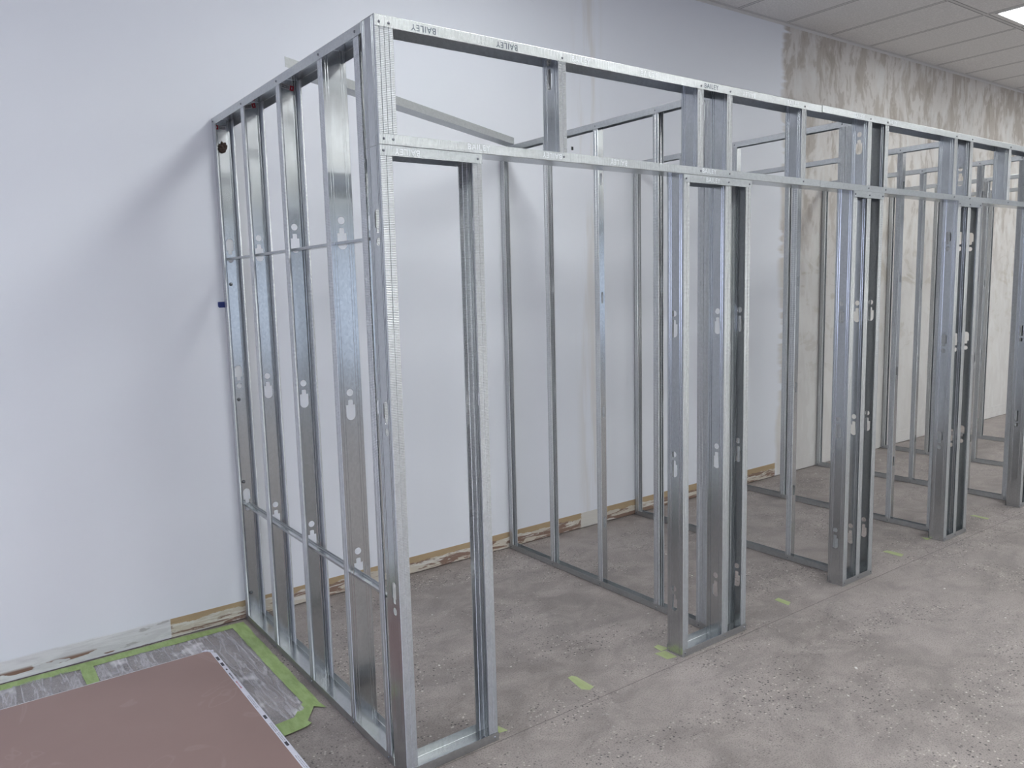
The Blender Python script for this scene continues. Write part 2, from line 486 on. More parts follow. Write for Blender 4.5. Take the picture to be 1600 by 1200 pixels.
for x0_, x1_ in ((RX0 - 0.15, -5.0), (-0.2, 1.0), (5.8, 7.0), (11.8, RX1 + 0.15)): add_box(bm, (x0_, RY0 - 0.15, 0.35), (x1_, RY0, 2.55))
struct('wall_front', bm, M_wallf)
M_frame = plain('window_frame_paint', (210, 210, 212), 0.5)
bm = bmesh.new()
for lo, hi in (((RX0 - 0.12, WY0, WZ0), (RX0 - 0.05, WY1, WZ0 + 0.06)), ((RX0 - 0.12, WY0, WZ1 - 0.06), (RX0 - 0.05, WY1, WZ1)),
               ((RX0 - 0.12, WY0, WZ0), (RX0 - 0.05, WY0 + 0.06, WZ1)), ((RX0 - 0.12, WY1 - 0.06, WZ0), (RX0 - 0.05, WY1, WZ1)),
               ((RX0 - 0.11, -2.63, WZ0), (RX0 - 0.06, -2.57, WZ1))):
    add_box(bm, lo, hi)
struct('window_1', bm, M_frame)
for i_, x0_ in enumerate((-5.0, 1.0, 7.0)):
    bm = bmesh.new()
    for xa in (x0_, x0_ + 2.37, x0_ + 4.74): add_box(bm, (xa, RY0 - 0.11, 0.35), (xa + 0.06, RY0 - 0.05, 2.55))
    for za in (0.35, 2.49): add_box(bm, (x0_, RY0 - 0.11, za), (x0_ + 4.8, RY0 - 0.05, za + 0.06))
    struct('window_%d' % (i_ + 2), bm, M_frame)  # unseen frames added around the openings of the front fill lights

# ceiling: mineral tiles in a metal grid
def mat_ceiling():
    m, nt, b = mat('ceiling_tile'); n = N(nt)
    p = n.geo(); s = n.xyz(p); x, y = s[0], s[1]
    def lines(v, o, per, w):
        f = n.m('ABSOLUTE', n.m('SUBTRACT', n.m('FRACT', n.m('ADD', n.m('DIVIDE', n.m('SUBTRACT', v, o), per), 0.5)), 0.5))
        return n.m('MULTIPLY', f, per)
    dx = lines(x, 4.456, 0.6035, 0); dy = lines(y, 0.712, 1.21, 0)
    d = n.m('MINIMUM', dx, dy)
    rail = n.step(d, 0.0125, 0.0115)
    edge = n.m('MULTIPLY', n.step(d, 0.021, 0.017), n.step(d, 0.0110, 0.0125))
    sp = n.noise(p, 75, 4, 0.7)
    c = n.mixc(n.step(sp, 0.35, 0.7), C4(222, 221, 220), C4(240, 239, 238))
    c = n.mixc(rail, c, C4(214, 213, 213))
    c = n.mixc(n.m('MULTIPLY', edge, 0.75), c, C4(96, 96, 98))
    n.put(b.inputs['Base Color'], c)
    b.inputs['Roughness'].default_value = 0.85
    n.put(b.inputs['Normal'], n.bump(n.m('ADD', n.m('MULTIPLY', sp, 0.6), n.m('MULTIPLY', rail, 0.5)), 0.004, 0.6))
    return m
LX = [5.99 + 2.414 * k for k in range(-4, 3)]
LYS = [0.075, -2.345, -4.765, -7.185]
LAMPS = [(lx, ly) for i_, lx in enumerate(LX) for ly in LYS if ly < 0 or i_ in (0, 2, 4, 5, 6)]  # all but one are unseen panels added for light; back row balances wall brightness
holes = [(lx - 0.289, lx + 0.289, ly - 0.59, ly + 0.59) for lx, ly in LAMPS]
bm = bmesh.new()
xs = sorted({RX0 - 0.1, RX1 + 0.1} | {h[0] for h in holes} | {h[1] for h in holes})
ys = sorted({RY0 - 0.1, D + 0.05} | {h[2] for h in holes} | {h[3] for h in holes})
for i in range(len(xs) - 1):
    for j in range(len(ys) - 1):
        cx, cy = (xs[i] + xs[i + 1]) / 2, (ys[j] + ys[j + 1]) / 2
        if any(h[0] < cx < h[1] and h[2] < cy < h[3] for h in holes): continue
        vs = [bm.verts.new((a, b_, ceil_z(a))) for a, b_ in ((xs[i], ys[j]), (xs[i], ys[j + 1]), (xs[i + 1], ys[j + 1]), (xs[i + 1], ys[j]))]
        bm.faces.new(vs)
bmesh.ops.remove_doubles(bm, verts=bm.verts, dist=1e-4)
cl = struct('ceiling', bm, mat_ceiling())
sm = cl.modifiers.new('thickness', 'SOLIDIFY'); sm.thickness = 0.016; sm.offset = -1
bm = bmesh.new()     # wall angle along the back wall
add_box(bm, (RX0, D - 0.022, -0.0015), (RX1, D, 0.0)); add_box(bm, (RX0, D - 0.0015, -0.022), (RX1, D, 0.0))
ta = struct('trim_1', bm, plain('wall_angle', (222, 221, 220), 0.5))
ta.rotation_euler = (0, -math.atan(0.0075), 0); ta.location = (0, 0, ceil_z(0) - 0.001)

# recessed ceiling lights
M_diff, nt_, b_ = mat('light_diffuser')
b_.inputs['Base Color'].default_value = (0.9, 0.9, 0.9, 1)
b_.inputs['Emission Color'].default_value = (0.97, 1.0, 0.985, 1)
_n = N(nt_); _x = _n.xyz(_n.coord())[0]
_w = _n.m('ADD', _n.m('MULTIPLY', _n.m('COSINE', _n.m('MULTIPLY', _x, 6.283 / 0.19)), 0.12), 0.95)
_n.put(b_.inputs['Emission Strength'], _n.m('MULTIPLY', _w, LAMP_STRENGTH))
M_lframe = plain('light_frame', (232, 232, 232), 0.4)
bmf = bmesh.new()
for lo, hi in (((-0.287, -0.588, -0.004), (-0.272, 0.588, 0.05)), ((0.272, -0.588, -0.004), (0.287, 0.588, 0.05)),
               ((-0.287, -0.588, -0.004), (0.287, -0.573, 0.05)), ((-0.287, 0.573, -0.004), (0.287, 0.588, 0.05))):
    add_box(bmf, lo, hi)
ME_LF = mesh_from_bm(bmf, 'frame', (M_lframe,))
bmd = bmesh.new(); add_box(bmd, (-0.272, -0.573, 0.006), (0.272, 0.573, 0.02)); ME_LD = mesh_from_bm(bmd, 'diffuser', (M_diff,))
for lx, ly in LAMPS:
        e = bpy.data.objects.new('ceiling_light', None); col.objects.link(e); e.location = (lx, ly, ceil_z(lx))
        e.rotation_euler = (0, -math.atan(0.0075), 0)
        if abs(lx - 5.99) < 0.01 and ly > 0:
            tag(e, 'glowing white rectangular light panel recessed in the tiled ceiling at top right', 'ceiling light')
        else:
            col_n = LX.index(lx) + 1
            tag(e, 'recessed light panel outside the picture, column %s from the left, %s row' % (
                ['one', 'two', 'three', 'four', 'five', 'six', 'seven'][col_n - 1], ['back', 'second', 'third', 'front'][LYS.index(ly)]), 'ceiling light')
        e['group'] = 'recessed light panels in the tiled ceiling'
        for nm, me in (('frame', ME_LF), ('diffuser', ME_LD)):
            c = bpy.data.objects.new(nm, me); col.objects.link(c); c.parent = e

# ------------------------------------------------------------------ front frame
H = 2.44; ZM = 2.0645; D9 = 0.092
ORD = ['first', 'second', 'third', 'fourth', 'fifth', 'sixth', 'seventh', 'eighth', 'ninth', 'tenth']
J1, J2 = 2.328, 4.10
Q = [None, 1.6495, 2.7602, 3.8839, 5.0036, 6.1016, 7.2024]
PX = {1: (1.365, 1.63, 1.8025), 2: (2.629, 2.757, 2.916), 3: (3.7543, 3.880, 4.05), 4: (4.8773, 5.003, 5.17)}
XEND = 5.60
top1 = track_x(0, J1, H, False, 'long silver top rail of the front frame, left length starting at the near corner', F=0.034)
top2 = track_x(J1 + 0.008, XEND, H + 0.003, False, 'silver top rail of the front frame, right length beyond the gap in the rail', F=0.034)
mid1 = track_x(0, J1 + 0.002, ZM, True, 'long silver rail over the door openings, left length starting at the near corner')
mid2 = track_x(J1 + 0.004, 4.12, ZM - 0.001, True, 'silver rail over the door openings, middle length above the second and third posts')
mid3 = track_x(4.12, XEND, ZM, True, 'silver rail over the door openings, farthest length at the right edge')
for x_, fl, dk in ((0.169, True, True), (0.488, True, True), (0.815, False, False), (1.162, False, False), (1.53, False, True), (1.78, True, False), (2.10, False, False)):
    stamp(top1, x_, 2.4225, fl, dk)
for x_, fl, dk in ((2.66, False, False), (2.98, False, False)): stamp(top2, x_, 2.4255, fl, dk)
for x_, fl in ((0.362, False), (0.675, True), (1.0, True), (1.52, False)): stamp(mid1, x_, 2.0825, fl, False)

# studs between the two rails
uppers = [
    (0.0, 1, 0.030, (), 'short stud at the near top corner, flat grey side facing left'),
    (0.0625, -1, 0.0305, (), 'short fluted stud doubled against the near top corner stud, on its right'),
    (0.711, 1, 0.034, [key_hole(0.052, 2.355), circle_hole(0.052, 2.413, 0.012)], 'lone short stud between the rails above the first door opening, holed near its top'),
    (1.450, 1, 0.034, (), 'short stud between the rails above the left side of the first door post'),
    (1.636, 1, 0.034, (), 'short stud between the rails above the middle stud of the first door post'),
    (2.175, 1, 0.034, (), 'lone short stud above the second door opening, left of the rail gap'),
    (2.746, 1, 0.034, holes_pair(0.047, 2.29), 'short stud with bottle shaped hole between the rails above the second door post'),
    (2.912, 1, 0.034, (), 'short stud between the rails above the right side of the second door post'),
    (3.676, 1, 0.034, (), 'short stud between the rails just left of the third door post'),
    (3.874, 1, 0.034, holes_pair(0.050, 2.195), 'short stud with a round hole and split bottle hole above the third door post'),
    (4.406, 1, 0.034, (), 'lone short stud between the rails at the right edge, above the fourth door opening'),
    (4.90, 1, 0.034, (), 'short stud between the rails above the fourth door post, past the right edge'),
]
for x_, op, F_, hs, lb in uppers:
    tz = H if x_ < J1 else H + 0.003
    stud_front(x_ + (0.0008 if x_ == 0 else 0), ZM + 0.0015, tz - 0.0015, op, 'galvanized ' + lb, F_, hs)
    xs_ = x_ + op * F_ * 0.5
    screw(top1 if x_ < J1 else top2, (xs_, -0.0004, H - 0.021 + (0 if x_ < J1 else 0.003)), nY)
    screw(mid1 if x_ < J1 else (mid2 if x_ < 4.12 else mid3), (xs_, -0.0004, ZM + 0.017), nY)

# corner post and the narrow opening beside it
FL = [1.839, 1.238, 0.640]
def HN(y, zs, flip=False): return [h for z_ in zs for h in holes_pair(y, z_, flip)]
NZ = [0.236, 0.835, 1.436]
stud_front(0.0008, 0.0015, ZM - 0.0015, 1, 'tall galvanized corner post nearest the camera, flat left side and fluted front edge', 0.041,
           HN(0.036, FL, True))
stud_front(0.3725, 0.0015, ZM - 0.0015, -1, 'tall galvanized jamb stud left of the first door opening, open side facing the corner post', 0.036,
           HN(0.046, FL, True))
cap0 = track_x(-0.0005, 0.3745, ZM - 0.001, False, 'short fluted header track joining corner post and first jamb under the door rail')
bot0 = track_x(0.036, 0.3745, 0.0008, True, 'short floor track at bottom of picture between corner post and first jamb')
stamp(cap0, 0.095, ZM - 0.0175, True, False); 
screw(cap0, (0.012, -0.0004, ZM - 0.018), nY); screw(cap0, (0.357, -0.0004, ZM - 0.018), nY); screw(bot0, (0.357, -0.0004, 0.018), nY)
screw(bot0, (0.34, 0.046, 0.0016), Z)
for k in (1, 2, 3, 4):
    a, b_, c_ = PX[k]
    fl3 = (k >= 3)
    zz = [0.65, 1.243, 1.852] if fl3 else NZ
    nm = ORD[k - 1]
    stud_front(a + 0.0008, 0.0015, ZM - 0.0015, 1, 'galvanized left stud of the %s door post, broad holed side facing the camera' % nm, 0.034, HN(0.051, zz, fl3))
    stud_front(b_, 0.0015, ZM - 0.0335, 1, 'galvanized middle stud of the %s door post' % nm, 0.036, HN(0.038, zz, fl3))
    stud_front(c_ - 0.0008, 0.0015, ZM - 0.0015, -1, 'galvanized right stud of the %s door post, dark open side facing left' % nm, 0.034, HN(0.052, zz, fl3))
    cp = track_x(a, c_ + 0.004, ZM - 0.001, False, 'short header track capping the %s door post under the long rail' % nm)
    bt = track_x(a, c_, 0.0008, True, 'short floor track under the %s door post' % nm)
    for xs_ in (a + 0.013, b_ + 0.018, c_ - 0.013):
        screw(cp, (xs_, -0.0004, ZM - 0.018), nY); screw(bt, (xs_, -0.0004, 0.018), nY)
    if k == 1:
        stamp(cp, 1.545, ZM - 0.0175, False, False)
        screw(bt, (1.412, 0.03, 0.0016), Z, s=1.6)

# ------------------------------------------------------------------ left end frame
ltop = track_y(0, 0.094, D - 0.001, H, False, 'silver top rail of the left end frame, corner post to back wall', F=0.034)
lbot = track_y(0, 0.0935, D - 0.001, 0.0008, True, 'floor track of the left end frame between corner post and back wall')
LW = [
    (D - 0.002, 1, [1.851, 1.244, 0.630], True, 'left end stud screwed to the white back wall, brown foam lump near its top'),
    (1.252, 1, [1.802, 1.197, 0.609], False, 'galvanized stud of the left end frame, second out from the back wall'),
    (0.832, 1, [1.818, 1.200, 0.616], False, 'galvanized stud of the left end frame, middle one of its five studs'),
    (0.396, -1, [1.808, 1.203, 0.616], False, 'shiny galvanized stud of the left end frame with broad closed side toward the camera'),
    (0.150, 1, [1.838, 1.238, 0.640], True, 'galvanized stud of the left end frame standing tight behind the corner post'),
]
lst = []
for y_, op, zz, fl, lb in LW:
    hs = [h for z_ in zz for h in holes_pair(0.043, z_, fl)]
    o = stud_side(0, y_, 0.0895, 0.0015, H - 0.0015, op, lb, 0.036, hs); lst.append(o)
    ys_ = y_ - op * 0.018
    screw(ltop, (-0.0004, ys_, H - 0.018), nX); screw(lbot, (-0.0004, ys_, 0.018), nX)
# printed stickers at the top of three studs
def sticker(parent, y_, x0, z0, ang, redright):
    bm = bmesh.new()
    add_box(bm, (-0.018, -0.0002, -0.009), (0.018, 0.0002, 0.009), 0)
    add_box(bm, (-0.014, -0.0006, -0.0045), (0.014, -0.0001, 0.0045), 1)
    for i in range(6): add_box(bm, (-0.0135 + i * 0.0046, -0.0008, -0.003), (-0.0105 + i * 0.0046, -0.0004, 0.003), 0)
    me = mesh_from_bm(bm, 'printed_sticker', (M_paper, M_ink))
    s = bpy.data.objects.new('printed_sticker', me); col.objects.link(s); s.parent = parent
    s.matrix_parent_inverse = parent.matrix_world.inverted()
    s.matrix_world = Matrix.Translation((x0, y_ - 0.0008, z0)) @ Matrix.Rotation(ang, 4, 'Y')
    s['label'] = 'pale printed sticker'
    bm = bmesh.new(); add_box(bm, (-0.008, -0.0002, -0.0095), (0.008, 0.0002, 0.0095), 0)
    add_box(bm, (-0.0018, -0.0006, -0.004), (0.0018, -0.0001, 0.004), 1)
    r = bpy.data.objects.new('red_sticker', mesh_from_bm(bm, 'red_sticker', (M_red, M_paper))); col.objects.link(r); r.parent = parent
    r.matrix_parent_inverse = parent.matrix_world.inverted()
    dx = 0.026 if redright else -0.026
    r.matrix_world = Matrix.Translation((x0 + dx * math.cos(ang), y_ - 0.0009, z0 - dx * math.sin(ang))) @ Matrix.Rotation(ang, 4, 'Y')
    r['label'] = 'small red sticker'
sticker(lst[0], LW[0][0], 0.046, 2.402, 0.0, False)
sticker(lst[1], LW[1][0], 0.034, 2.418, -0.25, True)
sticker(lst[2], LW[2][0], 0.040, 2.412, 0.15, True)
for (x_, z_) in ((0.037, 1.673), (0.037, 1.114), (0.033, 0.703), (0.033, 0.131)):
    sc_ = screw(lst[0], (x_, LW[0][0] - 0.0004, z_), nY, s=1.7); sc_['label'] = 'dark washer head wall screw'
    # black washer under the head
    bm = bmesh.new(); bmesh.ops.create_cone(bm, cap_ends=True, segments=14, radius1=0.0085, radius2=0.008, depth=0.001)
    w = bpy.data.objects.new('washer', mesh_from_bm(bm, 'washer', (M_black,))); col.objects.link(w); w.parent = lst[0]
    w.matrix_parent_inverse = lst[0].matrix_world.inverted()
    w.matrix_world = Matrix.Translation((x_, LW[0][0] - 0.0011, z_)) @ Matrix.Rotation(math.pi / 2, 4, 'X')
# foam lump
bm = bmesh.new(); bmesh.ops.create_icosphere(bm, subdivisions=4, radius=1.0)
from mathutils import noise as mn
for v in bm.verts:
    d_ = 1 + 0.55 * mn.fractal(v.co * 1.9, 0.7, 2.0, 4)
    v.co = Vector((v.co.x * 0.019 * d_, v.co.y * 0.008 * d_ - 0.004, v.co.z * 0.021 * d_))
fo = bpy.data.objects.new('foam_lump', mesh_from_bm(bm, 'foam_lump', (M_foam,))); col.objects.link(fo)
fo.location = (0.042, LW[0][0] - 0.0005, 2.311)
tag(fo, 'ragged brown foam lump stuck high on the stud at the back wall', 'foam')

# bridging channels threaded through the knockouts
def bridging(z_, lb):
    me = member_mesh(0.034, 0.011, D - 0.006 - 0.112, 1, 0)
    o = member('bridging_channel', me, MX(Z, X, Y, (0.0265, 0.112, z_)))
    tag(o, lb, 'channel')
bridging(1.787, 'thin steel bridging channel threaded through the left end frame above eye level')
bridging(0.583, 'steel bridging channel threaded through the left end frame at knee height, seen from above')

# loose brace across the first compartment, resting on the rails
bd = Vector((1.648, 0.831, 0)); bl = bd.length; bd.normalize(); bn = Vector((-bd.y, bd.x, 0))
bm = bmesh.new()
for a_, b_3 in (((0.036, 0), (0, 0)), ((0, 0), (0, 0.068))):
    st = 0.03 if b_3[1] > 0 else 0
    bm.faces.new([bm.verts.new((p[0], p[1], z_ + p[1] * bd.y / bd.x)) for p, z_ in ((a_, st), (b_3, st), (b_3, bl + 0.02), (a_, bl + 0.02))])
bmesh.ops.remove_doubles(bm, verts=bm.verts, dist=1e-5)
me = mesh_from_bm(bm, 'folded_sheet', (M_brace,))
br = member('diagonal_brace', me, MX(Z, tuple(bn), tuple(bd), (-0.016, 0.676, H + 0.0012)))
tag(br, 'loose silver channel lying diagonally over the top rails of the first compartment', 'brace')

# ------------------------------------------------------------------ partitions between the compartments
YS = [(D - 0.003, 1), (1.256, 1), (0.815, -1), (0.440, 1), (0.170, 1), (0.134, 1)]
WHERE = ['against the back wall', 'second from the back wall', 'third from the back wall', 'fourth from the back wall',
         'behind its door post', 'tight against its door post']
for k in range(1, 7):
    x_ = Q[k]
    nm = ['the first cross partition', 'the second cross partition', 'the third cross partition', 'the fourth cross partition',
          'the fifth cross partition', 'the farthest cross partition'][k - 1]
    tp = track_y(x_, 0.0945, D - 0.001, H, False, 'slim top rail of %s from the left' % nm if k < 6 else 'slim top rail of %s' % nm, W=0.041)
    bt = track_y(x_, 0.0945, D - 0.001, 0.0008, True, 'slim floor track of %s from the left' % nm if k < 6 else 'slim floor track of %s' % nm, W=0.041)
    for j, (y_, op) in enumerate(YS):
        if k >= 2 and j == 3: op, y_ = -1, 0.407
        zc = [0.42, 1.02, 1.62, 2.2] if j % 2 else [0.36, 0.96, 1.56, 2.16]
        hs = []
        for z0 in zc:
            hs.append([(0.0195 + 0.008 * math.cos(t), z0 + math.copysign(0.022, math.sin(t) + 1e-9) + 0.008 * math.sin(t)) for t in [math.pi * 2 * i / 12 for i in range(12)]])
        fl_ = 'slim galvanized stud of %s, %s' % (nm + (' from the left' if k < 6 else ''), WHERE[j])
        stud_side(x_, y_, 0.0385, 0.0015, H - 0.0015, op, fl_, 0.034, hs, 'slim studs of the cross partitions', key='p%d%d' % (j % 2, op))
        screw(tp, (x_ - 0.0004, y_ - op * 0.017, H - 0.016), nX); screw(bt, (x_ - 0.0004, y_ - op * 0.017, 0.016), nX)

# ------------------------------------------------------------------ floor protection left of the frame
def mat_tape(name, c1, c2):
    m, nt, b = mat(name); n = N(nt)
    f = n.noise(n.scale(n.geo(), (40, 12, 1)), 1.0, 4, 0.6)
    n.put(b.inputs['Base Color'], n.mixc(n.step(f, 0.3, 0.7), C4(*c1), C4(*c2)))
    b.inputs['Roughness'].default_value = 0.6
    n.put(b.inputs['Normal'], n.bump(f, 0.003, 0.5))
    return m
M_tape = mat_tape('green_masking_tape', (140, 162, 104), (162, 184, 126))
M_tapef = mat_tape('faded_green_tape', (158, 170, 120), (170, 180, 134))
def ragged(pts, step=0.03, amp=0.0022):
    out = []
    for a, b in zip(pts, pts[1:] + pts[:1]):
        L = math.hypot(b[0] - a[0], b[1] - a[1]); k = max(1, int(L / step))
        nx, ny = -(b[1] - a[1]) / L, (b[0] - a[0]) / L
        for i in range(k):
            t = i / k; r = random.uniform(-amp, amp) if i else 0
            out.append((a[0] + (b[0] - a[0]) * t + nx * r, a[1] + (b[1] - a[1]) * t + ny * r))
    return out
def tape(pts, lb, z=0.0, m=None, amp=0.0022, name='masking_tape', group=None):
    cx = sum(p[0] for p in pts) / len(pts); cy = sum(p[1] for p in pts) / len(pts)
    bm = bmesh.new(); add_poly(bm, [(p[0] - cx, p[1] - cy) for p in ragged(pts, amp=amp)], 0, 0.0006)
    bmesh.ops.triangulate(bm, faces=[f for f in bm.faces if len(f.verts) > 4])
    o = bpy.data.objects.new(name, mesh_from_bm(bm, name, (m or M_tape,))); col.objects.link(o)
    o.location = (cx, cy, z)
    return tag(o, lb, 'tape', group)
ZT = 0.004
tape([(-1.75, 1.615), (-0.34, 1.582), (-0.06, 1.586), (-0.028, 1.628), (-0.25, 1.648), (-1.75, 1.655)], 'long green tape strip on the floor along the foot of the white wall', ZT)
tape([(-0.092, 1.58), (-0.093, 1.224), (-0.088, 0.69), (-0.035, 0.64), (-0.030, 1.38), (-0.026, 1.626), (-0.06, 1.628)], 'long green tape strip running beside the floor track of the left end frame', ZT + 0.001)
tape([(-0.036, 0.655), (-0.030, 0.60), (-0.066, 0.640), (-0.074, 0.625), (-0.125, 0.554), (-0.118, 0.53), (-0.139, 0.519), (-0.223, 0.51), (-0.32, 0.50), (-0.30, 0.60), (-0.221, 0.604), (-0.157, 0.608), (-0.088, 0.695)],
     'torn green tape piece closing the front end of the plastic film', ZT + 0.002)
tape([(-0.752, 1.61), (-0.748, 1.30), (-0.705, 1.30), (-0.700, 1.60)], 'short green tape strip joining two sheets of plastic film near the white wall', ZT + 0.002)
tape([(0.843, 0.079), (0.866, 0.054), (0.897, 0.062), (0.896, 0.170), (0.886, 0.188), (0.862, 0.185)], 'small pale green tape mark on the floor in the middle of the first door opening', 0.0003, M_tapef, 0.001)
tape([(1.298, 0.106), (1.302, 0.035), (1.352, 0.022), (1.354, 0.094)], 'crumpled green tape mark on the floor left of the first door post', 0.0003, M_tapef, 0.002)
tape([(1.336, 0.100), (1.341, 0.150), (1.372, 0.155), (1.385, 0.100)], 'small green tape scrap tucked behind the first door post', 0.001, M_tapef, 0.001)
tape([(0.384, 0.078), (0.425, 0.073), (0.436, 0.028), (0.384, 0.038)], 'green tape corner on the floor right of the first jamb stud', 0.0003, M_tapef, 0.001)
tape([(2.206, 0.126), (2.242, 0.128), (2.241, 0.055), (2.199, 0.038)], 'small pale green tape mark on the floor in the second door opening', 0.0003, M_tapef, 0.001)
tape([(3.308, 0.148), (3.349, 0.139), (3.354, 0.044), (3.304, 0.031)], 'small pale green tape mark on the floor in the third door opening', 0.0003, M_tapef, 0.001)
tape([(3.742, 0.132), (3.752, 0.10), (3.752, 0.079), (3.710, 0.079)], 'faded green tape scrap on the floor left of the third door post', 0.0003, M_tapef, 0.001)
tape([(4.436, 0.139), (4.473, 0.128), (4.465, 0.028), (4.428, 0.027)], 'pale yellow green tape mark on the floor in the fourth door opening', 0.0003, M_tapef, 0.001)

def mat_film():
    m = bpy.data.materials.new('plastic_film'); m.use_nodes = True; nt = m.node_tree; n = N(nt)
    out = nt.nodes['Material Output']; nt.nodes.remove(nt.nodes['Principled BSDF'])
    tr = n.new('ShaderNodeBsdfTransparent'); tr.inputs[0].default_value = (0.93, 0.93, 0.95, 1)
    df = n.new('ShaderNodeBsdfDiffuse'); df.inputs[0].default_value = C4(222, 220, 226)
    gl = n.new('ShaderNodeBsdfGlossy'); gl.inputs['Roughness'].default_value = 0.22
    p = n.geo()
    rt_ = n.new('ShaderNodeMapping'); n.put(rt_.inputs['Vector'], p); rt_.inputs['Rotation'].default_value = (0, 0, 0.45); rt_.inputs['Scale'].default_value = (24, 3.2, 1)
    w1 = n.noise(rt_.outputs[0], 1.0, 4, 0.55, 0.35)
    ridge = n.m('SUBTRACT', 1.0, n.m('MULTIPLY', n.m('ABSOLUTE', n.m('SUBTRACT', w1, 0.5)), 9.0))
    ridge = n.m('MAXIMUM', ridge, 0.0)
    cl_ = n.step(n.noise(n.scale(p, (6, 5, 1), (2.2, 0.4, 0)), 1.0, 3), 0.52, 0.72)
    f = n.m('MINIMUM', n.m('ADD', n.m('ADD', 0.16, n.m('MULTIPLY', n.m('POWER', ridge, 2.0), 0.34)), n.m('MULTIPLY', cl_, 0.62)), 0.85)
    m1 = n.new('ShaderNodeMixShader'); n.put(m1.inputs[0], f); n.put(m1.inputs[1], tr.outputs[0]); n.put(m1.inputs[2], df.outputs[0])
    m2 = n.new('ShaderNodeMixShader'); m2.inputs[0].default_value = 0.07; n.put(m2.inputs[1], m1.outputs[0]); n.put(m2.inputs[2], gl.outputs[0])
    nb = n.bump(w1, 0.01, 0.8); n.put(gl.inputs['Normal'], nb); n.put(df.inputs['Normal'], nb)
    n.put(out.inputs['Surface'], m2.outputs[0])
    return m
M_film = mat_film()
def film(x0, x1, y0, y1, lb, seed, skew=0.0, cut=None):
    bm = bmesh.new(); nx, ny = int((x1 - x0) / 0.008), int((y1 - y0) / 0.008)
    g = {}
    for i in range(nx + 1):
        for j in range(ny + 1):
            x_, y_ = x0 + (x1 - x0) * i / nx, y0 + (y1 - y0) * j / ny
            r = mn.fractal(Vector((x_ * 24 + y_ * 6, y_ * 5 - x_ * 8, seed)), 0.8, 2.0, 4)
            r2 = abs(mn.noise(Vector((x_ * 14 + seed, y_ * 9, 3.0))))
            e = min(1, min(x_ - x0, x1 - x_, y_ - y0, y1 - y_) / 0.03)
            if x_ < -0.24 and y_ < 1.39: e *= 0.3
            g[i, j] = bm.verts.new((x_, y_, 0.0015 + e * max(0, 0.0025 + r * 0.006 + r2 * 0.005)))
    for i in range(nx):
        for j in range(ny):
            cx_, cy_ = x0 + (x1 - x0) * (i + .5) / nx, y0 + (y1 - y0) * (j + .5) / ny
            if cut and cut(cx_, cy_): continue
            f = bm.faces.new((g[i, j], g[i + 1, j], g[i + 1, j + 1], g[i, j + 1])); f.smooth = True
    bmesh.ops.delete(bm, geom=[v for v in bm.verts if not v.link_faces], context='VERTS')
    o = bpy.data.objects.new('plastic_film', mesh_from_bm(bm, 'plastic_film', (M_film,))); col.objects.link(o)
    return tag(o, lb, 'plastic film')
film(-0.70, -0.075, 0.55, 1.60, 'crumpled clear plastic film taped to the floor between brown sheet and left end frame', 1.3,
     cut=lambda x, y: (y < 0.69 and (x + 0.088) * 0.5 > (y - 0.65)) or y < 0.60 and x > -0.15)
film(-1.75, -0.735, 1.05, 1.625, 'wrinkled clear plastic film on the floor along the wall at far left', 5.1)

# brown faced board lying on the film
def mat_board():
    m, nt, b = mat('brown_board_paper'); n = N(nt); p = n.geo()
    f = n.noise(n.scale(p, (2, 3, 1)), 1.0, 4, 0.6, 0.8)
    fib = n.noise(p, 420, 3, 0.7)
    c = n.mixc(f, C4(146, 122, 118), C4(154, 130, 125))
    arcs = n.noise(n.scale(p, (3.2, 2.2, 1), (1, 5, 0)), 1.0, 2, 0.5, 1.5)
    a = n.m('MAXIMUM', n.m('SUBTRACT', 1.0, n.m('MULTIPLY', n.m('ABSOLUTE', n.m('SUBTRACT', arcs, 0.62)), 60.0)), 0.0)
    c = n.mixc(n.m('MULTIPLY', a, 0.22), c, C4(176, 156, 150))
    c = n.mixc(n.m('MULTIPLY', n.step(fib, 0.4, 0.8), 0.12), c, C4(108, 92, 90))
    n.put(b.inputs['Base Color'], c); b.inputs['Roughness'].default_value = 0.62
    n.put(b.inputs['Normal'], n.bump(fib, 0.0006, 0.5))
    return m
BX1, BY1, BT = -0.243, 1.345, 0.0127
board = bpy.data.objects.new('drywall_sheet', None); col.objects.link(board); board.location = (-0.85, 0.13, 0.009)
tag(board, 'brown paper faced board lying flat at bottom left, white strip on its right edge', 'board')
def in_board(o): o.parent = board; o.matrix_parent_inverse = Matrix.Translation((0.85, -0.13, -0.009)); return o
bm = bmesh.new()
add_poly(bm, [(-1.466, -1.09), (BX1 - 0.003, -1.09), (BX1 - 0.003, BY1 + 0.012), (BX1 - 0.02, BY1 + 0.024), (BX1 - 0.035, BY1 + 0.034), (-1.466, BY1 + 0.036)], 0.009, 0.009 + BT - 0.0006)
in_board(link('gypsum_core', mesh_from_bm(bm, 'gypsum_core', (M_paper,))))
bm = bmesh.new()
add_poly(bm, [(-1.464, -1.088), (BX1 - 0.018, -1.088), (BX1 - 0.018, BY1 + 0.002), (BX1 - 0.030, BY1 + 0.028), (-1.464, BY1 + 0.030)], 0.009 + BT - 0.0006, 0.009 + BT)
fp = in_board(link('face_paper', mesh_from_bm(bm, 'face_paper', (mat_board(),)))); fp['label'] = 'brown face paper'
